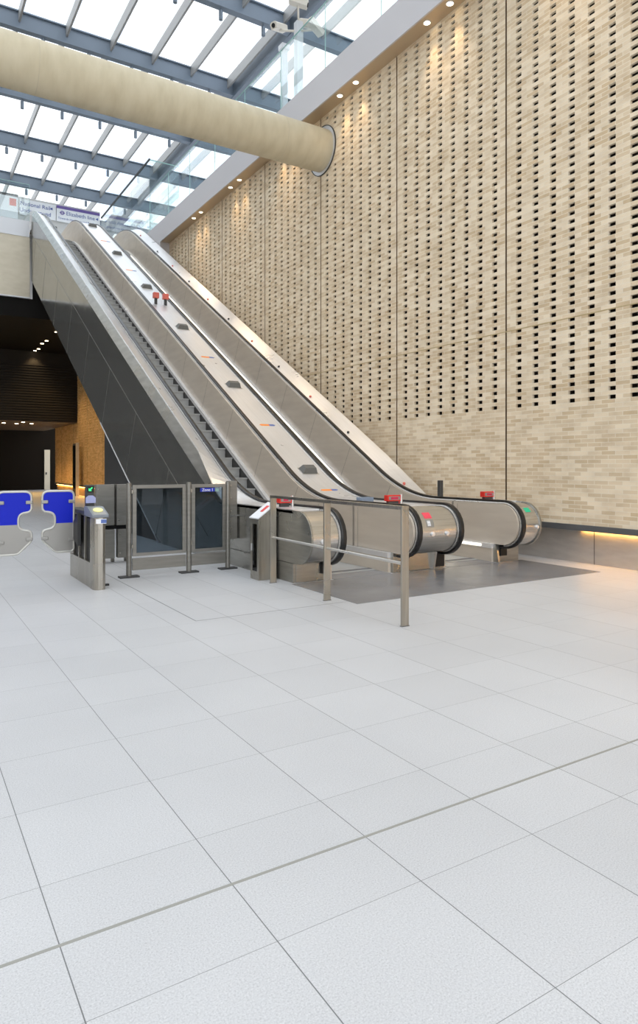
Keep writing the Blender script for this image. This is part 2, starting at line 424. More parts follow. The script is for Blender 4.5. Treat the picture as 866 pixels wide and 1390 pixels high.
struct(MB().box(8.36, 8.5, 27.5, 44.2, 0, .46).build('trim_11', simple('amber_plinth', (.5, .35, .18), .5)))
tag(MB().box(8.30, 8.33, 28, 44, .44, .46).build('ledge_lamp_strip', M['ledwarm']), 'warm amber lamp strip under the ledge of the far brick wall', 'light')
struct(MB().box(4.66, 4.9, 12.2, 18.3, 0, 1.0).prism([(12.2, 1.0), (18.3, 1.0), (18.3, 2.62)], 4.66, 4.9).build('wall_right.003', M['darkgrey']))
struct(MB().box(4.66, 8.98, 29.62, 29.7, 7.8, 10.84).build('dark_void_sheet', M['dark_ceiling']))  # dark sheet added behind the cladding edge, standing in for the shaded void
# unseen left wall added for warm bounce and steel reflections, and upper back wall
struct(MB().box(-18.2, -18, -8, 48, 0, 15.3).build('bounce_wall_left', M['beigewall']))
struct(MB().box(-18, 18, 45.9, 46, ZU, 12.9).build('wall_back.004', M['whitewall']))

# ------------------------------------------------------------------ roof
ZR = 15.0
roof = struct(MB().box(-18.2, 18, -8, 46, ZR+.62, ZR+.64).build('ceiling', M['roofglass']))
def subpart(o): return o
BY = [18.35+4.2*k for k in range(-6, 7)]
for y in BY:
    b = MB().box(-18.2, 18, y-.04, y+.04, ZR+.03, ZR+.55).box(-18.2, 18, y-.11, y+.11, ZR, ZR+.035).box(-18.2, 18, y-.11, y+.11, ZR+.52, ZR+.56)
    b.build('roof_beam', M['beam'], roof)
MB().box(10.32, 10.62, -8, 46, ZR-.02, ZR+.5).build('edge_beam', M['beam'], roof)
for k in range(-14, 10):
    x = 3.16+1.392*k
    if abs(x-10.47) < .3: continue
    MB().box(x-.032, x+.032, -8, 46, ZR+.24, ZR+.61).build('glazing_bar', M['bar'], roof)
# small spotlights hanging under the beams
def spot_proto():
    t = thing('beam_spotlight', '', 'spotlight', (0, 0, ZR), 'spotlights hanging under the roof beams')
    MB().tube([(0, 0, ZR-.005), (0, 0, ZR-.10)], .018).build('stem', M['beam'], t)
    MB().tube([(0, 0, ZR-.08), (0, 0, ZR-.34)], .06, 16).build('housing', M['beam'], t, smooth=True)
    return t
near = {1: 'nearest visible roof beam', 2: 'second visible roof beam', 3: 'third visible roof beam', 4: 'fourth visible roof beam', 5: 'farthest visible roof beam'}
pr = None
beamword = {18.35: 'nearest', 22.55: 'second nearest', 26.75: 'third nearest', 30.95: 'fourth nearest', 35.15: 'fifth nearest'}
for y, wd in beamword.items():
    n = 0
    for k in range(0, 5):
        x = 3.85+1.392*k
        if x < .117*y+.1: continue
        if y < 20 and x < 6: continue
        lb = 'small grey spotlight under the %s roof beam, %s from the left' % (wd, ORD[n]); n += 1
        if pr is None:
            pr = spot_proto(); pr.location = (x, y, ZR); pr['label'] = lb; base = (x, y)
        else: dup(pr, (x-base[0], y-base[1], 0), lb)

# ------------------------------------------------------------------ concrete strut
st = thing('strut', 'huge round beige strut crossing the hall and running into the brick wall', 'beam', (0, PY, PZ))
mb = MB(); mb.tube([(x, PY, PZ) for x in (-17.99, -9, -4, 0, 4, 9.395)], PR, 64); mb.build('tube', M['concrete'], st, smooth=True)
mb = MB()
def ring(mb, x0, x1, r0, r1, yc, zc, n=48):
    i = len(mb.v)
    for k in range(n):
        a = 2*pi*k/n
        for (x, r) in ((x0, r0), (x0, r1), (x1, r1), (x1, r0)): mb.v.append((x, yc+r*cos(a), zc+r*sin(a)))
    for k in range(n):
        for e in range(4):
            p, q = i+4*k, i+4*((k+1) % n); g = (e+1) % 4
            mb.f.append((p+e, p+g, q+g, q+e)); mb.mi.append(mb.cur)
    return mb
ring(mb, 9.385, 9.42, PR-.01, .615, PY, PZ).build('collar', M['silver'], st, smooth=True)
ring(MB(), 9.37, 9.40, .612, .628, PY, PZ).build('collar_rim', M['darkgrey'], st, smooth=True)
ms = simple('strut_seam', (.52, .46, .33), .6)
for x in (2.4, 8.1): ring(MB(), x-.006, x+.006, PR-.02, PR+.0025, PY, PZ, 64).build('seam', ms, st)

# ------------------------------------------------------------------ soffit downlights
pr = None; n = 0
ys = []
for k in range(-1, 5):
    ys += [9.92+3.22*k, 10.60+3.22*k]
for y in ys:
    if 15.8 < y < 17.4: pass
    lab = 'round warm downlight in the soffit above the brick wall, %s from the near end' % ORD[n]; n += 1
    if pr is None:
        pr = thing('downlight', lab, 'downlight', (9.2, y, 10.68), 'downlights in the soffit'); b0 = y
        ring(MB(), 0, 0, 0, 0, 0, 0, 3)
        mb = MB(); 
        i = len(mb.v)
        nseg = 24
        def zring(mb, r0, r1, z0, z1, xc, yc, n=24):
            i = len(mb.v)
            for k in range(n):
                a = 2*pi*k/n
                for (r, z) in ((r0, z0), (r1, z0), (r1, z1), (r0, z1)): mb.v.append((xc+r*cos(a), yc+r*sin(a), z))
            for k in range(n):
                for e in range(4):
                    p, q = i+4*k, i+4*((k+1) % n); g = (e+1) % 4
                    mb.f.append((p+e, p+g, q+g, q+e)); mb.mi.append(mb.cur)
            return mb
        zring(mb, .065, .082, 10.668, 10.684, 9.2, y).build('trim_ring', M['silver'], pr)
        MB().tube([(9.2, y, 10.672), (9.2, y, 10.684)], .066, 20).build('lens', M['lens'], pr)
    else: dup(pr, (0, y-b0, 0), lab)
    ld = bpy.data.lights.new('downlight_lamp', 'SPOT'); ld.energy = 50; ld.color = (1, .70, .38); ld.spot_size = radians(70); ld.spot_blend = .8; ld.shadow_soft_size = .05
    lo = bpy.data.objects.new('downlight_lamp', ld); C.objects.link(lo); lo.location = (9.2, y, 10.64); lo.rotation_euler = (0, radians(5), 0)

# ------------------------------------------------------------------ glass balustrades up top
gb = thing('glass_balustrade', 'long frameless glass balustrade on the grey fascia above the brick wall', 'balustrade', (9.01, 10, 11.47))
y = 28.0; k = 0
while y > 0:
    MB().box(9.005, 9.02, y-2.28, y-.01, 11.3, 13.1).build('glass_panel', M['glass'], gb)
    MB().box(9.003, 9.022, y-.012, y-.002, 11.47, 13.1).build('panel_edge', M['glassedge'], gb); y -= 2.3
MB().box(9.0, 9.028, 5.0, 28.0, 13.1, 13.115).build('top_edge', M['glassedge'], gb)
gs = thing('glass_screen', 'tall glass enclosure with a dark head rail beside the top of the escalators', 'glass screen', (9.6, 32, ZU))
for (a, b) in ((28.02, 30.6), (30.62, 33.3), (33.32, 36.0)):
    MB().box(9.00, 9.015, a, b, 11.47 if b < 31 else ZU, 14.5).build('glass_panel', M['glass'], gs)
MB().box(9.02, 10.3, 28.02, 28.035, 11.47, 14.5).build('glass_panel', M['glass'], gs)
MB().box(10.28, 10.3, 28.04, 36.0, ZU, 14.5).build('glass_panel', M['glass'], gs)
MB().box(8.97, 9.03, 28.0, 36.0, 14.5, 14.56).build('head_rail', M['darkgrey'], gs)
MB().box(9.03, 10.3, 28.0, 28.04, 14.5, 14.53).build('head_rail', M['glassedge'], gs)
gl = thing('glass_balustrade', 'glass balustrade above the champagne panels at the far left', 'balustrade', (4.4, 29.4, 11.48))
for i in range(4):
    x1 = 4.50-2.1*i; MB().box(x1-2.09, x1, 29.42, 29.435, 11.3, 12.95).build('glass_panel', M['glass'], gl)
MB().box(-4, 4.50, 29.415, 29.44, 12.95, 12.965).build('top_edge', M['glassedge'], gl)
MB().box(4.495, 4.505, 29.41, 29.445, 11.48, 12.95).build('panel_edge', M['glassedge'], gl)

# header wall and signs beyond the top of the escalators
hd = thing('sign_header', 'long pale header band carrying signs beyond the top of the escalators', 'header', (4, 36.3, 13))
MB().box(-8, 8.95, 36.06, 36.5, 13.15, 14.85).build('band', M['whitewall'], hd)
MB().box(-8, 8.95, 36.03, 36.5, 12.98, 13.15).build('lower_trim', M['soffit'], hd)
MB().box(-8, 5.0, 36.03, 36.06, 14.78, 14.9).build('upper_trim', M['darkgrey'], hd)
for x in (-5, 0.5, 8.6): MB().box(x-.15, x+.15, 36.1, 36.4, ZU, 13.0).build('column', M['silver'], hd)
for x in (6.15, 6.75): MB().tube([(x, 36.04, 13.62), (x, 36.07, 13.62)], .07, 16).build('grille', M['darkgrey'], hd)
sg = thing('wayfinding_sign', 'white sign reading National Rail and Underground above the left escalator top', 'sign', (5.9, 36.0, 14.3))
MB().box(5.05, 6.74, 35.96, 36.03, 13.95, 14.72).build('board', M['white'], sg)
text('lettering', 'National Rail', .27, M['textblue'], (5.78, 35.955, 14.50), (pi/2, 0, 0), sg)
text('lettering', 'Underground', .27, M['textblue'], (5.78, 35.955, 14.18), (pi/2, 0, 0), sg)
MB().prism([(6.46, 14.5), (6.58, 14.57), (6.58, 14.43)], 35.95, 35.96, 'y').build('arrow', M['textblue'], sg)
sg = thing('wayfinding_sign', 'white sign with purple stripe reading Elizabeth line above the escalators', 'sign', (7.8, 36.0, 14.3))
MB().box(6.78, 8.92, 35.96, 36.03, 13.95, 14.60).build('board', M['white'], sg)
MB().box(6.78, 8.92, 35.95, 36.03, 14.60, 14.74).build('stripe', M['purple'], sg)
text('lettering', 'Elizabeth line', .27, M['textblue'], (7.95, 35.955, 14.40), (pi/2, 0, 0), sg)
text('lettering', 'Towards Heathrow and Reading', .145, M['textblue'], (7.80, 35.955, 14.12), (pi/2, 0, 0), sg)
ring_m = MB()
i0 = len(ring_m.v)
for k in range(24):
    a = 2*pi*k/24
    for (yy, r) in ((35.945, .06), (35.945, .10), (35.96, .10), (35.96, .06)): ring_m.v.append((7.05+r*cos(a), yy, 14.40+r*sin(a)))
for k in range(24):
    for e in range(4):
        p, q = 4*k, 4*((k+1) % 24); g = (e+1) % 4; ring_m.f.append((p+e, p+g, q+g, q+e)); ring_m.mi.append(0)
ring_m.box(6.92, 7.18, 35.943, 35.96, 14.385, 14.415)
ring_m.build('roundel', M['purple'], sg)
MB().prism([(8.70, 14.40), (8.82, 14.47), (8.82, 14.33)], 35.95, 35.96, 'y').build('arrow', M['textblue'], sg)
sg = thing('wayfinding_sign', 'long white panel on the header behind the left glass balustrade', 'sign', (3.5, 36.0, 14.3))
MB().box(.5, 4.98, 35.96, 36.03, 13.7, 14.75).build('board', M['white'], sg)
MB().box(4.6, 4.9, 35.95, 35.96, 14.3, 14.65).build('patch', M['salmon'], sg)

# ------------------------------------------------------------------ CCTV mast
cm = thing('camera_mast', 'pale mast with a cluster of security cameras behind the upper glass balustrade', 'camera mast', (9.7, 16.7, ZU))
MB().box(9.6, 9.8, 16.6, 16.8, ZU, 14.25).build('mast', M['pole'], cm, bevel=.01)
def cctv(x, y, z, dx, dy):
    mb = MB(); mb.prism([(-.1, 0), (.1, 0), (.12, .14), (.06, .19), (-.06, .19), (-.12, .14)], -.27, .25, 'y')
    o = mb.build('camera', M['camwhite'], cm)
    import mathutils
    R = mathutils.Matrix.Translation((x, y, z)) @ mathutils.Matrix.Rotation(math.atan2(dy, dx)-pi/2, 4, 'Z') @ mathutils.Matrix.Rotation(radians(-18), 4, 'X')
    o.data.transform(R)
    l = MB(); l.tube([(0, .25, .09), (0, .27, .09)], .06, 14); lo = l.build('camera_lens', M['black'], o); lo.data.transform(R)
    lo.matrix_parent_inverse = mathutils.Matrix.Identity(4); lo.location = (0, 0, 0)
    lo.matrix_parent_inverse = (cm.matrix_basis @ o.matrix_parent_inverse).inverted()
cctv(9.45, 16.3, 14.42, 1, -.6); cctv(9.95, 16.6, 14.15, .8, -1); cctv(9.3, 17.1, 14.1, -1, -.4); cctv(9.95, 16.2, 13.85, 1, .3)
MB().tube([(9.45, 16.3, 14.45), (9.7, 16.7, 14.2), (9.95, 16.6, 14.15)], .03, 8).tube([(9.3, 17.1, 14.1), (9.7, 16.7, 14.0), (9.95, 16.2, 13.85)], .03, 8).build('bracket', M['camwhite'], cm)
tag(MB().box(9.55, 9.72, 17.35, 17.5, ZU, 13.8).box(9.5, 9.77, 17.3, 17.55, 13.8, 13.95).build('upper_post', M['pole'], bevel=.01), 'pale square post behind the upper glass, left of the camera mast', 'post')

# ------------------------------------------------------------------ escalators
def zc(y, zl, rel, zh=None, tl=.9, th=1.4):
    """flat - incline - flat profile with soft bends"""
    yb = 10+(zl-rel)/T30
    if y <= yb-tl: z = zl
    elif y < yb+tl: z = zl+T30*(y-yb+tl)**2/(4*tl)
    else: z = rel+T30*(y-10)
    if zh is not None:
        yt = 10+(zh-rel)/T30
        if y >= yt+th: z = zh
        elif y > yt-th: z = zh-T30*(yt+th-y)**2/(4*th)
    return z
YTOP = 32.2
YS = [7.85+.15*i for i in range(33)]+[13+i*.6 for i in range(25)]+[27.9+.15*i for i in range(29)]
YS = sorted(set(round(y, 3) for y in YS if y <= YTOP))+[YTOP]
HL, HREL, HH = 1.015, .775, ZU+1.0
NC, NR = 7.855, .385                     # newel centre y, handrail centre radius
def handrail_path(x):
    p = []
    for k in range(0, 15):
        a = -pi/2 - k*pi/14*1.0
        p.append((x, NC+NR*cos(a), (HL-NR)+NR*sin(a)))
    for y in YS[1:]: p.append((x, y, zc(y, HL, HREL, HH)))
    for k in range(1, 13):
        a = pi/2 - k*pi/12
        p.append((x, YTOP+NR*cos(a), (HH-NR)+NR*sin(a)))
    p = [(x, NC+.45, HL-2*NR)]+p
    return p
def stadium_ribbon(mb, x0, x1, inset, ybk):
    """solid with rounded front end (radius NR-inset) from newel back to ybk"""
    r = NR-inset; zcen = HL-NR
    pts = [(NC+r*cos(pi/2+pi*k/20), zcen+r*sin(pi/2+pi*k/20)) for k in range(21)]
    pts += [(ybk, zcen-r), (ybk, zcen+r)]
    return mb.prism(pts, x0, x1)
def panel_side(root, x0, x1, mat, name='balustrade_panel', joints_side=None):
    """inner balustrade: rounded lower newel disc, inclined panel, upper part"""
    mb = MB()
    stadium_ribbon(mb, x0, x1, .05, 9.0)
    ys = [y for y in YS if y >= 9.0]
    mb.ribbon(x0, x1, ys, lambda y: zc(y, HL-.05, HREL-.05, HH-.05), lambda y: zc(y, .29, -.17, ZU+.17))
    mb.build(name, mat, root)
def skirt(root, x0, x1, light_side=None):
    ys = [8.02]+[y for y in YS if 8.05 <= y <= 30.6]
    f1 = lambda y: zc(y, .225, -.245, ZU+.11); f2 = lambda y: zc(y, -.0, -.62, ZU-.1)
    MB().ribbon(x0, x1, [y for y in ys if y <= 10.3], f1, f2).build('skirt_end', M['panel'], root)
    MB().ribbon(x0, x1, [y for y in ys if y >= 10.2], f1, f2).build('skirt', M['skirt'], root)
    MB().ribbon(x0-.01 if x0 > 6.1 and x0 < 6.5 or x0 > 8 else x0-.05, x1+.05 if x0 > 6.1 and x0 < 6.5 or x0 > 8 else x1+.01, ys, lambda y: zc(y, .30, -.16, ZU+.18), lambda y: zc(y, .225, -.245, ZU+.11)).build('skirt_trim', M['deck'], root)
def joint_lines(root, x, xd):
    mb = MB()
    y = 11.2
    while y < 28.6:
        a = (y, zc(y, .16, -.15)); L = .80/ (1/cos(radians(30)))
        # perpendicular to the incline
        dz, dy = cos(radians(30)), -sin(radians(30)); h = (HREL-.06+.15)*cos(radians(30))
        p0 = (y, -.14+T30*(y-10)); p1 = (y+dy*h, p0[1]+dz*h); w = .004
        mb.prism([(p0[0]-w, p0[1]), (p0[0]+w, p0[1]), (p1[0]+w, p1[1]), (p1[0]-w, p1[1])], x-xd, x+xd)
        y += 1.42
    for y in (8.9, 10.1): mb.box(x-xd, x+xd, y-.003, y+.003, .2, .93)
    mb.build('panel_joints', simple('panel_gap', (.22, .19, .16), .5) if 'panel_gap' not in bpy.data.materials else bpy.data.materials['panel_gap'], root)
def handrail(root, x):
    MB().sweep(handrail_path(x), .085, .034).build('handrail', M['rubber'], root, smooth=True)
    p = [(x, y, z-.0) for (_, y, z) in handrail_path(x)]
    # steel guide beneath the rubber, slightly smaller
    q = []
    for k in range(0, 15):
        a = -pi/2 - k*pi/14; r = NR-.032; q.append((x, NC+r*cos(a), (HL-NR)+r*sin(a)))
    for y in YS[1:]: q.append((x, y, zc(y, HL, HREL, HH)-.036))
    MB().sweep(q, .105, .03).build('handrail_guide', M['steel'], root, smooth=True)
def steps(root, x0, x1):
    P, R = .372, .2148
    for k in range(-12, 50):
        y = 12.783+P*k
        z = 1.13+R*(k+1); 
        z = max(z, .012+.004*0) if z > .05 else .012
        if z > ZU: z = ZU
        zprev = 1.13+R*k
        mb = MB(); lo = max(-.15, min(z-.3, 1.13+R*k-.22)); 
        mb.box(x0+.006, x1-.006, y, y+P-.006, z-.03, z)
        if z > .1: 
            mb.box(x0+.006, x1-.006, y+.028, y+.06, z-R-.02, z-.03)
        mb.build('step', M['step'], root)
def comb(root, x0, x1):
    mb = MB().box(x0, x1, 7.945, 8.40, -.05, .006)
    n = 40
    for i in range(n):
        a = x0+(x1-x0)*(i+.25)/n; mb.box(a, a+(x1-x0)/n*.5, 8.40, 8.50, .0, .018)
    mb.build('comb_plate', M['plate'], root)

# left escalator
e1 = thing('escalator', 'left escalator with bare grey steps and mirror clad outer side', 'escalator', (5.7, 8, 0))
steps(e1, 5.2, 6.2); skirt(e1, 5.15, 5.2); skirt(e1, 6.2, 6.25)
panel_side(e1, 5.06, 5.10, M['panel']); panel_side(e1, 6.27, 6.31, M['panel']); joint_lines(e1, 6.27, .0015)
handrail(e1, 5.04); handrail(e1, 6.36); comb(e1, 5.2, 6.2)
def deckL(y): return zc(y, 1.0, .70, HH-.02, .25)
def bump(y): return 0. if y < 10.3 else (min(1, (y-10.3)/1.3) if y < 28 else max(0., min(1, (30.5-y)/2)))
ysd = sorted(set([y for y in YS if y >= NC]+[10.3, 11.6]))
mb = MB(); i = len(mb.v)
for y in ysd:
    zb = deckL(y)-.05; zo = deckL(y)+.23*bump(y); zi = zc(y, 1.0, .73, HH-.04)
    mb.v += [(4.57, y, zb), (4.98, y, zi-.08), (4.98, y, zi), (4.55+.08*bump(y)+.02, y, zo), (4.57, y, zb+.05)]
for k in range(len(ysd)-1):
    p, q = i+5*k, i+5*k+5
    for e in range(5):
        g = (e+1) % 5; mb.f.append((p+e, p+g, q+g, q+e)); mb.mi.append(0)
e = i+5*(len(ysd)-1); mb.f.append(tuple(i+4-j for j in range(5))); mb.f.append(tuple(e+j for j in range(5))); mb.mi += [0, 0]
mb.build('outer_deck', M['deck'], e1)
mb = MB()
for y in ysd:
    zb = deckL(y)-.05; zo = deckL(y)+.23*bump(y); mb.v += [(4.55, y, zb), (4.57, y, zb), (4.55+.08*bump(y)+.018, y, zo-.004), (4.55+.08*bump(y), y, zo-.004)]
for k in range(len(ysd)-1):
    p, q = 4*k, 4*k+4
    for e in range(4):
        g = (e+1) % 4; mb.f.append((p+e, p+g, q+g, q+e)); mb.mi.append(0)
e = 4*(len(ysd)-1); mb.f += [(3, 2, 1, 0), (e, e+1, e+2, e+3)]; mb.mi += [0, 0]
mb.build('deck_fascia', M['gatebody2'], e1)
# rounded outer newel and brushed side cladding
mb = MB(); stadium_ribbon(mb, 4.55, 4.58, .025, 10.25); mb.build('newel_side', M['side'], e1, bevel=.004)
mb = MB(); stadium_ribbon(mb, 4.58, 4.99, .035, 8.6); mb.build('newel_drum', M['drum'], e1, smooth=True)
MB().box(4.60, 5.12, 7.99, 10.25, 0, .29).build('newel_base', M['side'], e1, bevel=.006)
MB().box(4.56, 4.6, 8.0, 10.25, 0, .262).build('base_panel', M['side'], e1, bevel=.003)
MB().box(4.99, 5.12, 7.955, 7.99, .10, .285).build('handrail_inlet', M['black'], e1)
# mirror cladding: inclined band down to the lower edge
ysm = [10.25]+[10.25+.15*i for i in range(1, 12)]+[12.2+.6*i for i in range(32)]
ysm = [y for y in ysm if y < 29.38]+[29.38]
mb = MB().ribbon(4.57, 4.61, ysm, lambda y: deckL(y)-.045, lambda y: max(0., -2.09+T30*(y-10)))
mb.build('side_cladding', M['mirror'], e1)
mb = MB(); w = .006
def band(mb, ya, yb, rel): mb.prism([(ya, rel+T30*(ya-10)-w), (yb, rel+T30*(yb-10)-w), (yb, rel+T30*(yb-10)+w), (ya, rel+T30*(ya-10)+w)], 4.566, 4.572)
band(mb, 11.0, 29.3, -.20)
for y in [13.0+2.2*i for i in range(8)]:
    p0 = (y, -.20+T30*(y-10)); h = 1.62
    p1 = (y+sin(radians(30))*h, p0[1]-cos(radians(30))*h)
    if p1[1] < 0.05: 
        s_ = (p0[1]-.02)/cos(radians(30)); p1 = (y+sin(radians(30))*s_, .02)
    mb.prism([(p0[0]-.004, p0[1]), (p0[0]+.004, p0[1]), (p1[0]+.004, p1[1]), (p1[0]-.004, p1[1])], 4.566, 4.572)
mb.build('cladding_joints', M['fence'], bpy.data.objects['side_cladding'])
mb = MB(); mb.prism([(13.62, .0), (18.4, -2.09+T30*8.4), (18.4, -2.09+T30*8.4-.025), (13.66, -.0)], 4.56, 4.62).build('cladding_edge_trim', M['deck'], e1)
MB().ribbon(4.63, 6.9, [13.8]+[14+i for i in range(16)]+[29.4], lambda y: -1.75+T30*(y-10), lambda y: -2.05+T30*(y-10)).build('truss_soffit', M['black'], e1)

# divider with its deck
dv = thing('escalator_divider', 'wide brushed steel divider deck and drum between the two escalators', 'escalator divider', (6.77, 7.9, 0))
def deckM(y): return zc(y, HL-.03, HREL-.03, HH-.03)
MB().ribbon(6.43, 7.11, ysd, deckM, lambda y: deckM(y)-.06).build('deck', M['deck'], dv)
MB().ribbon(6.40, 6.43, ysd, lambda y: deckM(y)+.012, lambda y: deckM(y)-.06).build('deck_edge', M['steel'], dv)
MB().ribbon(7.11, 7.14, ysd, lambda y: deckM(y)+.012, lambda y: deckM(y)-.06).build('deck_edge', M['steel'], dv)
mb = MB(); stadium_ribbon(mb, 6.41, 7.13, .035, 8.6); mb.build('newel_drum', M['drum'], dv, smooth=True)
MB().box(6.25, 7.26, 7.97, 9.2, 0, .30).build('newel_base', M['side'], dv, bevel=.006)
MB().box(7.05, 7.26, 7.955, 7.97, .03, .27).build('handrail_inlet', M['black'], dv)
MB().prism([(7.93, 0), (7.97, 0), (7.97, .29), (7.87, .29)], 7.0, 7.04).build('inlet_guard', M['steel'], dv)
def button(root, x, z=.60):
    yy = NC-(NR-.035)
    MB().tube([(x, yy+.01, z), (x, yy-.018, z)], .034, 18).tube([(x, yy-.018, z), (x, yy-.03, z)], .022, 18).build('push_button', M['deck'], root, smooth=True)
button(dv, 6.62); button(dv, 6.90); button(e1, 4.73)
def drum_patch(root, name, x0, x1, a0, a1, mat):
    r = NR-.035; pts = []; zcen = HL-NR; n = 6
    P = [(NC+(r+.003)*cos(a0+(a1-a0)*k/n), zcen+(r+.003)*sin(a0+(a1-a0)*k/n)) for k in range(n+1)]+[(NC+(r-.004)*cos(a1+(a0-a1)*k/n), zcen+(r-.004)*sin(a1+(a0-a1)*k/n)) for k in range(n+1)]
    MB().prism(P, x0, x1).build(name, mat, root)
drum_patch(dv, 'red_sticker', 6.52, 6.66, radians(128), radians(146), simple('sticker_red', (.85, .08, .12), .4))
drum_patch(dv, 'notice_sticker', 6.52, 6.66, radians(150), radians(168), M['gategrey'])
drum_patch(dv, 'notice_print', 6.54, 6.60, radians(152), radians(165), M['white'])

# right escalator
e2 = thing('escalator', 'right escalator with lit skirt beside the perforated brick wall', 'escalator', (7.85, 8, 0))
steps(e2, 7.33, 8.36); skirt(e2, 7.28, 7.33); skirt(e2, 8.36, 8.41)
panel_side(e2, 7.21, 7.25, M['panel']); panel_side(e2, 8.43, 8.47, M['panel']); joint_lines(e2, 8.43, .0015)
handrail(e2, 7.17); handrail(e2, 8.52); comb(e2, 7.33, 8.36)
def deckR(y):
    z = zc(y, 1.0, .90, HH+.12)
    if y < 10.3: return 1.005
    if y < 11.6: return 1.005+(1.82-1.005)*(y-10.3)/1.3
    return zc(y, 1.0, .90, HH+.12)
ysr = sorted(set(ysd+[10.3, 11.6]))
mb = MB(); i = len(mb.v)
for y in ysr:
    zi = zc(y, 1.0, HREL-.03, HH-.03); zo = deckR(y); zb = zi-.08
    mb.v += [(8.58, y, zb), (8.95, y, zb), (8.95, y, zo), (8.58, y, zi)]
for k in range(len(ysr)-1):
    p, q = i+4*k, i+4*k+4
    for e in range(4):
        g = (e+1) % 4; mb.f.append((p+e, p+g, q+g, q+e)); mb.mi.append(0)
mb.f.append((i, i+3, i+2, i+1)); e = i+4*(len(ysr)-1); mb.f.append((e, e+1, e+2, e+3)); mb.mi += [0, 0]
mb.build('outer_deck', M['deck'], e2)
MB().ribbon(8.93, 8.97, ysr, lambda y: deckR(y)-.01, lambda y: max(0, deckR(y)-1.9)).build('side_cladding', M['panel'], e2)
mb = MB(); stadium_ribbon(mb, 8.57, 8.92, .035, 8.6); mb.build('newel_drum', M['drum'], e2, smooth=True)
mb = MB(); stadium_ribbon(mb, 8.92, 8.96, .015, 9.2); mb.build('newel_side', M['side'], e2, bevel=.004)
MB().box(8.43, 8.95, 7.97, 9.2, 0, .28).build('newel_base', M['side'], e2, bevel=.006)
MB().box(8.49, 8.64, 7.94, 7.97, .10, .28).build('handrail_inlet', M['black'], e2)
MB().prism([(7.90, 0), (8.05, 0), (8.05, .28), (7.96, .28)], 8.40, 8.44).build('inlet_guard', M['side'], e2)
button(e2, 8.86)
drum_patch(e2, 'green_sticker', 8.68, 8.80, radians(128), radians(143), M['green'])
MB().ribbon(8.335, 8.352, [y for y in YS if 11.0 <= y <= 28.6], lambda y: zc(y, .27, -.20, ZU+.15)+.012, lambda y: zc(y, .27, -.20, ZU+.15)-.012).build('skirt_light', M['ledskirt'], e2)
MB().box(8.335, 8.352, 8.25, 9.5, .245, .285).build('skirt_light', M['ledskirt'], e2)
MB().box(8.35, 8.362, 8.9, 9.2, .19, .215).build('comb_light', M['ledskirt'], e2)
for i, y in enumerate([28.203, 26.02, 24.28, 22.6, 20.9, 19.25, 17.62, 16.0, 14.36, 12.70, 10.7]):
    x = 8.68; f = (x-8.58)/.37; zi = zc(y, 1.0, HREL-.03, HH-.03)*(1-f)+deckR(y)*f
    MB().tube([(x, y, zi-.01), (x-.01, y-.015, zi+.03)], .028, 14).build('stop_button', M['darkgrey'] if i % 2 else M['salmon'], e2, smooth=True)

# landing plate in front
tag(MB().box(4.5, 8.97, 6.40, 7.93, -.01, .004).build('landing_plate', M['plate']), 'large dark grey metal landing plate set in the floor before the escalators', 'landing plate')
MB().box(6.5, 6.504, 6.4, 7.93, .003, .0055).build('plate_joint', M['ledge'], bpy.data.objects['landing_plate'])

# anti-slide blocks and stickers on the divider deck
def on_deck_mesh(fn, y, x=6.77):
    """build in local coords (x across, y up-slope, z normal) and place on incline"""
    import mathutils
    a = radians(30) if y > 11.2 else math.atan2(deckM(y+.05)-deckM(y-.05), .1)
    return mathutils.Matrix.Translation((x, y, deckM(y)+.0)) @ mathutils.Matrix.Rotation(a, 4, 'X')
posn = ['lowest', 'second lowest', 'third lowest', 'third highest', 'second highest', 'highest']
for n, y in enumerate([11.29, 14.757, 18.164, 21.372, 24.825, 28.5]):
    Mx = on_deck_mesh(None, y)
    t = thing('anti_slide_block', 'grey wedge shaped anti-slide block on the divider deck, %s of six' % posn[n], 'anti-slide block', (6.77, y, deckM(y)), 'anti-slide blocks on the divider deck')
    mb = MB(); v = [(-.17, -.11, 0), (.17, -.11, 0), (.17, .11, 0), (-.17, .11, 0), (-.11, -.055, .11), (.13, -.055, .11), (.13, .07, .11), (-.11, .07, .11)]
    mb.v = v; mb.f = [(0, 3, 2, 1), (4, 5, 6, 7), (0, 1, 5, 4), (1, 2, 6, 5), (2, 3, 7, 6), (3, 0, 4, 7)]; mb.mi = [0]*6
    o = mb.build('block', simple('block_grey', (.13, .13, .12), .5) if 'block_grey' not in bpy.data.materials else bpy.data.materials['block_grey'], t, bevel=.006); o.data.transform(Mx)
    mb = MB().box(-.19, .19, -.13, .13, -.002, .008); o = mb.build('foot', M['steel'], t); o.data.transform(Mx)
posn = ['lowest', 'second lowest', 'third lowest', 'second highest', 'highest']
for n, y in enumerate([10.52, 12.995, 16.317, 23.057, 26.435]):
    Mx = on_deck_mesh(None, y)
    t = thing('direction_sticker', 'orange and blue arrow sticker on the divider deck, %s of five' % posn[n], 'sticker', (6.7, y, deckM(y)), 'arrow stickers on the divider deck')
    mb = MB().prism([(-.19, 0), (-.15, .035), (.04, .035), (.04, -.035), (-.15, -.035)], 0, .006, 'z'); o = mb.build('orange_part', M['orange'], t); o.data.transform(Mx)
    mb = MB().prism([(.04, -.035), (.15, -.035), (.19, 0), (.15, .035), (.04, .035)], 0, .006, 'z'); o = mb.build('blue_part', M['bluesticker'], t); o.data.transform(Mx)
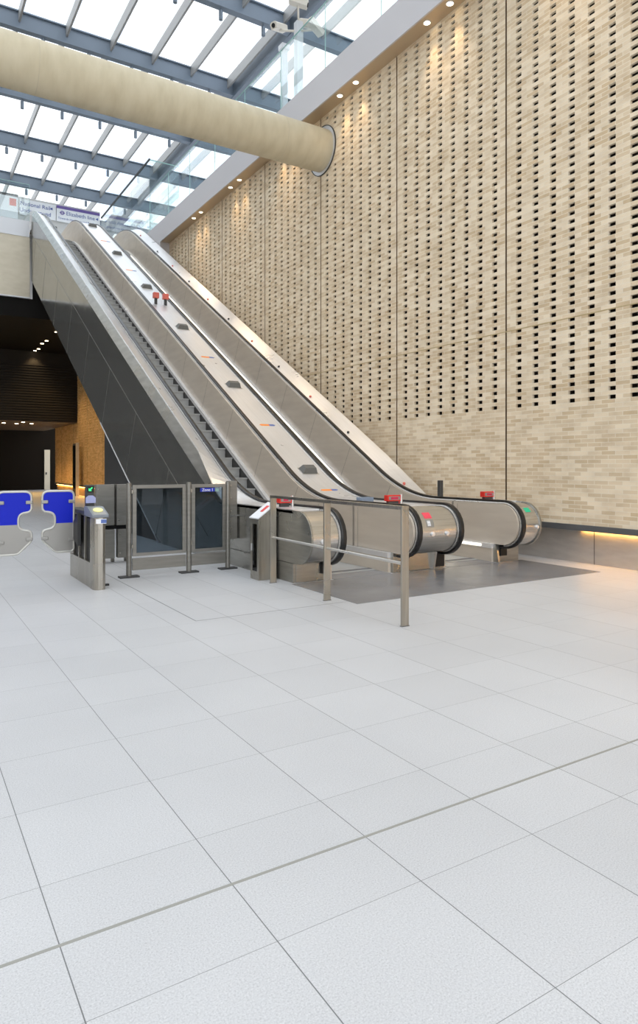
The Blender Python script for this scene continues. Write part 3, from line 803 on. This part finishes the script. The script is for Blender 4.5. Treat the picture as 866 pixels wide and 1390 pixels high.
for x, lb in ((6.60, 'left of the pair of red emergency stop units halfway up the divider deck'), (6.90, 'right of the pair of red emergency stop units halfway up the divider deck')):
    z0 = deckM(19.95); t = thing('emergency_stop', lb, 'emergency stop', (x, 19.95, z0), 'emergency stops on the divider deck')
    MB().box(x-.035, x+.035, 19.9, 19.98, z0-.03, z0+.18).build('stem', M['darkgrey'], t)
    MB().box(x-.085, x+.085, 19.86, 20.0, z0+.16, z0+.33).build('head', M['salmon'], t, bevel=.015)
# red stop units near the newels
def redstop(x, y, z, w, lb):
    t = thing('emergency_stop', lb, 'emergency stop', (x, y, z))
    MB().box(x-w/2, x+w/2, y-.05, y+.05, z+.055, z+.15).build('box', M['red'], t, bevel=.006)
    MB().box(x-w/2+.02, x+w/2-.02, y-.056, y-.05, z+.075, z+.13).build('label_plate', M['gategrey'], t)
    MB().box(x-w/2+.06, x+w/2-.06, y-.060, y-.056, z+.085, z+.12).build('button', simple('stop_magenta', (.6, .02, .08), .4) if 'stop_magenta' not in bpy.data.materials else bpy.data.materials['stop_magenta'], t)
    MB().box(x-w/2+.03, x+w/2-.03, y-.03, y+.03, z, z+.055).build('foot', M['darkgrey'], t)
    MB().tube([(x+w/2+.04, y, z-.01), (x+w/2+.04, y, z+.16)], .028, 12).build('post', M['steel'], t, smooth=True)
redstop(4.78, 8.65, 1.0, .2, 'red emergency stop box on the left newel of the left escalator')
redstop(6.63, 8.46, HL-.03, .26, 'red emergency stop box on the divider drum between the escalators')
tb = MB().prism([(6.79+.06*cos(2*pi*k/20), 8.52+.06*sin(2*pi*k/20)) for k in range(20)], HL-.03, HL+.115, 'z').build('stop_housing', M['red']); tag(tb, 'round red housing beside the stop box on the divider drum', 'housing')
redstop(8.70, 8.45, 1.0, .24, 'small red emergency stop box on the right newel near the brick wall')
tag(MB().box(6.60, 6.85, 9.25, 9.42, deckM(9.3)-.002, deckM(9.3)+.08).build('deck_unit', simple('unit_blue_grey', (.20, .25, .33), .4), bevel=.01), 'low blue grey unit on the flat end of the divider deck', 'control unit')
tag(MB().box(8.70, 8.78, 9.65, 9.73, 1.0, 1.32).build('deck_post', M['darkgrey'], bevel=.008), 'short dark post standing on the right deck near the brick wall', 'post')

# ------------------------------------------------------------------ steel barrier rail
br = thing('barrier_rail', 'freestanding steel barrier rail with three flat posts before the left escalator', 'barrier', (4.32, 6.7, 0))
for (x, y) in ((4.345, 8.17), (4.32, 6.765), (4.285, 5.272)):
    MB().box(x-.045, x+.045, y-.012, y+.012, 0, 1.16).build('post', M['gatebody'], br, bevel=.003)
    MB().box(x-.05, x+.05, y-.017, y+.017, 0, .006).build('foot_plate', M['ledge'], br)
def rail(mb, z0, z1, hw):
    P = [(4.285, 5.26), (4.32, 6.765), (4.345, 8.18)]
    for (a, b) in zip(P, P[1:]):
        mb.prism([(a[0]-hw, a[1]), (a[0]+hw, a[1]), (b[0]+hw, b[1]), (b[0]-hw, b[1])], z0, z1, 'z')
    return mb
rail(MB(), 1.16, 1.195, .045).build('top_rail', M['gatebody'], br)
mb = MB(); mb.tube([(4.285, 5.27, .62), (4.32, 6.765, .62)], .017).tube([(4.32, 6.765, .62), (4.345, 8.17, .62)], .017); mb.build('mid_rail', M['steel'], br, smooth=True)

# ------------------------------------------------------------------ fire cabinet
fx = thing('fire_cabinet', 'steel fire extinguisher cabinet with sloping white top beside the left escalator', 'cabinet', (4.4, 8.75, 0))
y0, y1, xa, xb = 8.42, 8.68, 4.25, 4.53
mb = MB()
mb.prism([(xa, 0), (xb, 0), (xb, 1.06), (xa, .86)], y0, y0+.02, 'y').prism([(xa, 0), (xb, 0), (xb, 1.06), (xa, .86)], y1-.02, y1, 'y')
mb.box(xb-.02, xb, y0+.02, y1-.02, 0, 1.05).box(xa, xb-.02, y0+.02, y1-.02, 0, .05)
mb.box(xa, xa+.015, y0+.02, y1-.02, .05, .12).box(xa, xa+.015, y0+.02, y1-.02, .78, .86).box(xa, xa+.015, y0+.02, y0+.055, .12, .78).box(xa, xa+.015, y1-.055, y1-.02, .12, .78)
mb.build('body', M['gatebody'], fx, bevel=.002)
MB().prism([(xa-.012, .855), (xb, 1.06), (xb, 1.075), (xa-.012, .87)], y0-.012, y1+.01, 'y').build('sloping_top', M['white'], fx)
MB().prism([(4.35, .946), (4.46, 1.026), (4.46, 1.031), (4.35, .951)], 8.50, 8.58, 'y').build('red_mark', M['red'], fx)
MB().box(xa+.004, xa+.01, y0+.05, y1-.05, .12, .78).build('dark_window', glassmat('cabinet_glass', (.10, .10, .10)), fx)
MB().tube([(4.40, 8.55, .05), (4.40, 8.55, .50), (4.40, 8.55, .55)], .07, 16).build('extinguisher', M['red'], fx, smooth=True)
MB().box(xa-.008, xa, 8.62, 8.65, .40, .50).build('latch', M['deck'], fx)

# ------------------------------------------------------------------ glazed fence beside the gates
fn = thing('glazed_fence', 'low metal framed fence with two smoked glass panels and a Zone 1 sign', 'fence', (3.55, 9.65, 0))
FP = [(2.80, 9.66), (3.70, 9.56), (4.34, 9.74)]
FP = [(2.80, 9.65), (3.69, 9.62), (4.335, 9.65)]
for (x, y) in FP:
    MB().tube([(x, y, .02), (x, y, 1.34)], .038, 20).tube([(x, y, 1.34), (x, y, 1.352)], .03, 20).build('post', M['fence'], fn, smooth=True)
    MB().box(x-.14, x+.14, y-.07, y+.07, 0, .022).build('base_plate', M['darkgrey'], fn, bevel=.004)
for (a, b), nm in zip(zip(FP, FP[1:]), ('a', 'b')):
    x0, x1, y = a[0]+.045, b[0]-.045, (a[1]+b[1])/2
    MB().box(x0, x0+.055, y-.02, y+.02, .30, 1.32).box(x1-.055, x1, y-.02, y+.02, .30, 1.32).box(x0+.055, x1-.055, y-.02, y+.02, 1.27, 1.32).box(x0+.055, x1-.055, y-.02, y+.02, .30, .345).build('frame', M['fence'], fn, bevel=.003)
    MB().box(x0+.05, x1-.05, y-.006, y+.006, .34, 1.275).build('glass_panel', M['fenceglass'], fn)
    MB().box(x0, x1, y-.018, y+.018, .10, .27).build('kick_panel', M['fence'], fn, bevel=.003)
    mb = MB()
    for zz in (.42, 1.2): mb.tube([(x0-.01, y-.03, zz), (x0-.01, y-.03, zz+.05)], .012, 8)
    mb.build('hinge', M['gatebody'], fn)
zs = thing('zone_sign', 'small blue sign reading Zone 1 on the smoked glass', 'sign', (3.98, 9.6, 1.2))
MB().box(3.87, 4.10, 9.605, 9.625, 1.205, 1.26).build('board', M['signblue'], zs)
text('lettering', 'Zone 1', .062, M['textwhite'], (3.985, 9.603, 1.231), (pi/2, 0, 0), zs)
MB().box(4.11, 4.17, 9.605, 9.625, 1.205, 1.25).build('pictogram', simple('pictogram_grey', (.25, .38, .34), .5), zs)
def leaf(name, label, x0, x1, y, z0, z1, slot):
    t = thing(name, label, 'gate panel', ((x0+x1)/2, y, z0))
    mb = MB().box(x0, x1, y, y+.10, z0, z1); mb.build('panel', M['fence'], t, bevel=.005)
    mb = MB()
    for zz in (z0+.07, (z0+z1)/2, z1-.07): mb.tube([(x0+.035, y-.008, zz), (x0+.035, y+.005, zz)], .012, 10)
    mb.build('bolt', M['gatebody'], t)
    return t
leaf('side_panel', 'upper grey bolted panel attached right of the glazed fence', 4.385, 4.53, 9.72, .82, 1.36, 0)
leaf('side_panel', 'lower grey bolted panel right of the glazed fence', 4.385, 4.53, 9.72, .45, .80, 0)
# swing gate behind, left of the fence
t = thing('swing_gate', 'pair of tall grey gate leaves with low leaves beneath, left of the glazed fence', 'gate', (3.0, 11.4, 0))
for (x0, x1, z0, z1, nm) in ((3.05, 3.28, .62, 1.29, 'tall_leaf'), (2.72, 3.01, .62, 1.29, 'tall_leaf'), (3.07, 3.28, .08, .55, 'low_leaf'), (2.70, 3.02, .08, .55, 'low_leaf')):
    o = MB().box(x0, x1, 11.2, 11.33, z0, z1).build(nm, M['fence'], t, bevel=.005)
    for zz in (z0+.08, z1-.08): MB().tube([(x0+.035, 11.19, zz), (x0+.035, 11.205, zz)], .012, 10).build('bolt', M['gatebody'], o)
for x in (3.00, 3.22): MB().box(x, x+.05, 11.34, 11.40, 0, 1.29).build('post', M['fence'], t)
MB().box(2.60, 3.28, 11.33, 11.34, .55, .62).build('cross_bar', M['black'], t)

# ------------------------------------------------------------------ ticket gate machine
tg = thing('ticket_gate', 'steel ticket gate cabinet with yellow card reader and green arrow display', 'ticket gate', (2.2, 9.5, 0))
pts = [(2.125, 9.08), (2.125, 8.93), (2.14, 8.885), (2.175, 8.86), (2.235, 8.86), (2.27, 8.885), (2.285, 8.93), (2.285, 9.08)]
MB().prism([(2.125, 9.08)]+pts[1:-1]+[(2.285, 9.08)], 0, .93, 'z').build('front_column', M['gatebody'], tg, smooth=True)
MB().box(2.13, 2.28, 9.08, 10.30, 0, .33).build('lower_body', M['gatebody'], tg, bevel=.004)
MB().box(2.20, 2.28, 9.08, 10.30, .33, .93).build('right_panel', M['gatebody'], tg)
MB().box(2.16, 2.20, 9.10, 10.28, .33, .90).build('recess', M['black'], tg)
for y in (9.40, 9.75, 10.1): MB().box(2.13, 2.155, y, y+.035, .33, .92).build('rib', M['gatebody'], tg)
MB().box(2.12, 2.29, 9.30, 10.32, .93, .99).build('top_cover', M['darkgrey'], tg, bevel=.01)
MB().prism([(8.84, .93), (9.30, .93), (9.30, 1.06), (9.12, 1.06), (8.84, .965)], 2.10, 2.31).build('reader_head', simple('reader_grey', (.20, .22, .25), .35), tg, bevel=.008)
mb = MB(); import mathutils
mb.tube([(0, 0, 0), (0, 0, .012)], .062, 28); o = mb.build('card_reader', M['yellow'], tg)
o.data.transform(mathutils.Matrix.Translation((2.205, 8.99, 1.016)) @ mathutils.Matrix.Rotation(radians(18.7), 4, 'X'))
MB().prism([(8.855, .967), (9.10, 1.05), (9.10, 1.056), (8.855, .973)], 2.125, 2.285).build('reader_plate', M['gategrey'], tg)
MB().box(2.145, 2.275, 8.835, 8.858, .855, .915).build('notice', M['white'], tg)
MB().box(2.205, 2.275, 8.832, 8.836, .862, .908).build('notice_print', M['bluesticker'], tg)
MB().box(2.13, 2.235, 9.30, 9.40, 1.05, 1.34).build('display_housing', M['darkgrey'], tg, bevel=.01)
MB().box(2.138, 2.227, 9.293, 9.30, 1.24, 1.325).build('display_screen', M['black'], tg)
mb = MB()
mb.prism([(2.16, 1.262), (2.195, 1.262), (2.16, 1.297)], 9.288, 9.293, 'y').prism([(2.17, 1.279), (2.178, 1.271), (2.208, 1.302), (2.20, 1.31)], 9.288, 9.293, 'y')
mb.build('green_arrow', M['greenled'], tg)
MB().prism([(2.12, 1.10), (2.245, 1.10), (2.245, 1.17), (2.21, 1.20), (2.155, 1.20), (2.12, 1.17)], 9.27, 9.30, 'y').build('status_lamp', simple('lamp_lilac', (.35, .38, .62), .3), tg)
MB().prism([(9.62, .95), (9.95, .78), (9.95, .60), (9.62, .50)], 2.085, 2.13).build('arm_bracket', M['darkgrey'], tg)
MB().box(2.29, 2.34, 8.95, 9.0, .03, .055).build('foot_bolt', M['black'], tg)

# paddles: outline in x,z ; hinge on the right side, mirrored for the left one
def paddle(x_h, x_f, y, label, open_left=True):
    """x_h hinge side x, x_f free side x"""
    t = thing('gate_paddle', label, 'gate paddle', (x_h, y, .4), 'paddles of the wide ticket gate')
    W = abs(x_h-x_f); s = 1 if x_f > x_h else -1
    z0, z1 = .40, 1.245
    def P(u, z): return (x_h+s*u*W, z)
    # corners list with rounding
    raw = [P(0, z0), P(.58, z0), P(1, z0+.17), P(1, z0+.31), P(.60, z0+.33), P(.60, z0+.55), P(1, z0+.57), P(1, z1), P(0, z1)]
    rad = [.05, .04, .05, .06, .09, .09, .06, .09, .07]
    out = []
    n = len(raw)
    for i in range(n):
        a, b, c = raw[i-1], raw[i], raw[(i+1) % n]; r = rad[i]
        def unit(p, q):
            l = math.hypot(q[0]-p[0], q[1]-p[1]); return ((q[0]-p[0])/l, (q[1]-p[1])/l)
        u = unit(b, a); v = unit(b, c)
        p0 = (b[0]+u[0]*r, b[1]+u[1]*r); p1 = (b[0]+v[0]*r, b[1]+v[1]*r)
        for k in range(7):
            f = k/6; out.append(((1-f)**2*p0[0]+2*f*(1-f)*b[0]+f*f*p1[0], (1-f)**2*p0[1]+2*f*(1-f)*b[1]+f*f*p1[1]))
    zs_ = .80
    # pane polygons split at zs_
    def clip(poly, up):
        res = []
        for i in range(len(poly)):
            p, q = poly[i], poly[(i+1) % len(poly)]
            ip = (p[1] >= zs_) == up; iq = (q[1] >= zs_) == up
            if ip: res.append(p)
            if ip != iq:
                f = (zs_-p[1])/(q[1]-p[1]); res.append((p[0]+f*(q[0]-p[0]), zs_))
        return res
    MB().prism(clip(out, True), y-.008, y+.008, 'y').build('blue_panel', M['blue'], t)
    MB().prism(clip(out, False), y-.008, y+.008, 'y').build('grey_panel', M['gategrey'], t)
    MB().tube([(p[0], y, p[1]) for p in out], .016, 10, closed=True).build('frame', M['cream'], t, smooth=True)
    for (u, z) in ((.07, 1.10), (.93, 1.10), (.07, .57), (.93, .60)):
        c = P(u, z)
        MB().box(c[0]-.045, c[0]+.045, y-.028, y-.006, z-.024, z+.024).build('clamp', M['gategrey'], t, bevel=.01)
    return t
paddle(2.095, 1.68, 9.9, 'right blue and grey gate paddle fixed beside the steel ticket gate cabinet')
paddle(1.125, 1.54, 9.9, 'left blue and grey gate paddle cut by the left edge of the photo')

# ------------------------------------------------------------------ things in the far concourse
t = thing('poster_totem', 'tall dark screen totem before the far amber brick wall', 'totem', (8.0, 37, 0))
MB().box(7.86, 8.02, 36.7, 37.4, .15, 2.75).build('case', M['darkgrey'], t, bevel=.01)
MB().box(7.85, 7.86, 36.75, 37.35, .4, 2.65).build('screen', M['screen'], t)
MB().box(7.86, 8.02, 36.64, 36.7, 0, 2.8).build('pale_edge', M['beige'], t)
MB().box(7.88, 8.0, 36.75, 37.3, 0, .15).build('foot', M['black'], t)
d = struct(MB().box(8.25, 8.6, 47.84, 47.9, 0, 2.65).build('door_1', M['door']))
MB().box(8.32, 8.40, 47.80, 47.84, 1.0, 1.15).build('door_handle', M['darkgrey'], d)
tag(MB().box(5.0, 5.25, 47.8, 47.9, .5, .75).build('wall_box', M['door']), 'small pale box low on the far dark wall at the left edge', 'wall box')
dl = None
for n, (x, y) in enumerate(((6.03, 32.0), (6.05, 34.5), (6.0, 35.4), (6.12, 37.1), (6.05, 37.8))):
    lb = 'small downlight in the dark concourse ceiling, %s from the escalator side' % ORD[n]
    t = thing('ceiling_downlight', lb, 'downlight', (x, y, 7.6), 'downlights in the dark concourse ceiling')
    MB().tube([(x, y, 7.585), (x, y, 7.6)], .075, 16).build('lens', M['lens'], t)
    ld = bpy.data.lights.new('ceiling_lamp', 'SPOT'); ld.energy = 60; ld.color = (1, .75, .42); ld.spot_size = radians(100); ld.spot_blend = .6; ld.shadow_soft_size = .08
    lo = bpy.data.objects.new('ceiling_lamp', ld); C.objects.link(lo); lo.location = (x, y, 7.5)
for n, (x, y) in enumerate(((4.82, 39.9), (5.5, 40.2), (5.6, 38.6), (6.2, 39.8))):
    lb = 'small warm downlight in the low bronze ceiling beyond the louvres, %s of four' % ORD[n]
    t = thing('ceiling_downlight', lb, 'downlight', (x, y, 3.9), 'downlights in the low bronze ceiling')
    MB().tube([(x, y, 3.885), (x, y, 3.9)], .09, 16).build('lens', M['lens'], t)
    ld = bpy.data.lights.new('low_lamp', 'SPOT'); ld.energy = 50; ld.color = (1, .66, .32); ld.spot_size = radians(120); ld.spot_blend = .6; ld.shadow_soft_size = .08
    lo = bpy.data.objects.new('low_lamp', ld); C.objects.link(lo); lo.location = (x, y, 3.84)
# added warm spots without fixtures that brighten the far brick wall
for y in (30.5, 33.5, 36.5, 40, 43):
    ld = bpy.data.lights.new('added_wall_spot', 'SPOT'); ld.energy = 260; ld.color = (1, .66, .26); ld.spot_size = radians(95); ld.spot_blend = .7; ld.shadow_soft_size = .1
    lo = bpy.data.objects.new('added_wall_spot', ld); C.objects.link(lo); lo.location = (7.2, y, 7.4 if y < 38 else 3.85); lo.rotation_euler = (0, radians(18), 0)

# ------------------------------------------------------------------ world
w = bpy.data.worlds.new('sky'); bpy.context.scene.world = w; w.use_nodes = True; nt = w.node_tree; L = nt.links
bg = nt.nodes['Background']
tc = N(nt, 'ShaderNodeTexCoord'); n = N(nt, 'ShaderNodeTexNoise'); n.inputs['Scale'].default_value = 3.5; n.inputs['Detail'].default_value = 7; n.inputs['Roughness'].default_value = .6
L.new(tc.outputs['Generated'], n.inputs['Vector'])
r = ramp(nt, n.outputs[0], [(.34, (.55, .70, .88)), (.46, (.94, .97, 1.0)), (.58, (1, 1, 1))])
L.new(r.outputs[0], bg.inputs[0]); bg.inputs[1].default_value = 1.6

# ------------------------------------------------------------------ camera
F, CX, HYp, CAMH = 918., 433., 632., 1.6
W_, H_ = 866, 1390
cam = bpy.data.cameras.new('camera'); co = bpy.data.objects.new('camera', cam); C.objects.link(co)
yaw = math.atan(571/918.)
co.location = (0, 0, CAMH); co.rotation_euler = (pi/2, 0, -yaw)
cam.sensor_fit = 'HORIZONTAL'; cam.sensor_width = 36; cam.lens = 36*F/W_
cam.shift_x = 0
cam.shift_y = -((H_/2)-HYp)/W_
cam.clip_end = 300
sc = bpy.context.scene; sc.camera = co
sc.view_settings.view_transform = 'Standard'; sc.view_settings.look = 'None'; sc.view_settings.gamma = 1
sc.view_settings.use_curve_mapping = False
sc.view_settings.exposure = .38
sc.cycles.transparent_max_bounces = 16
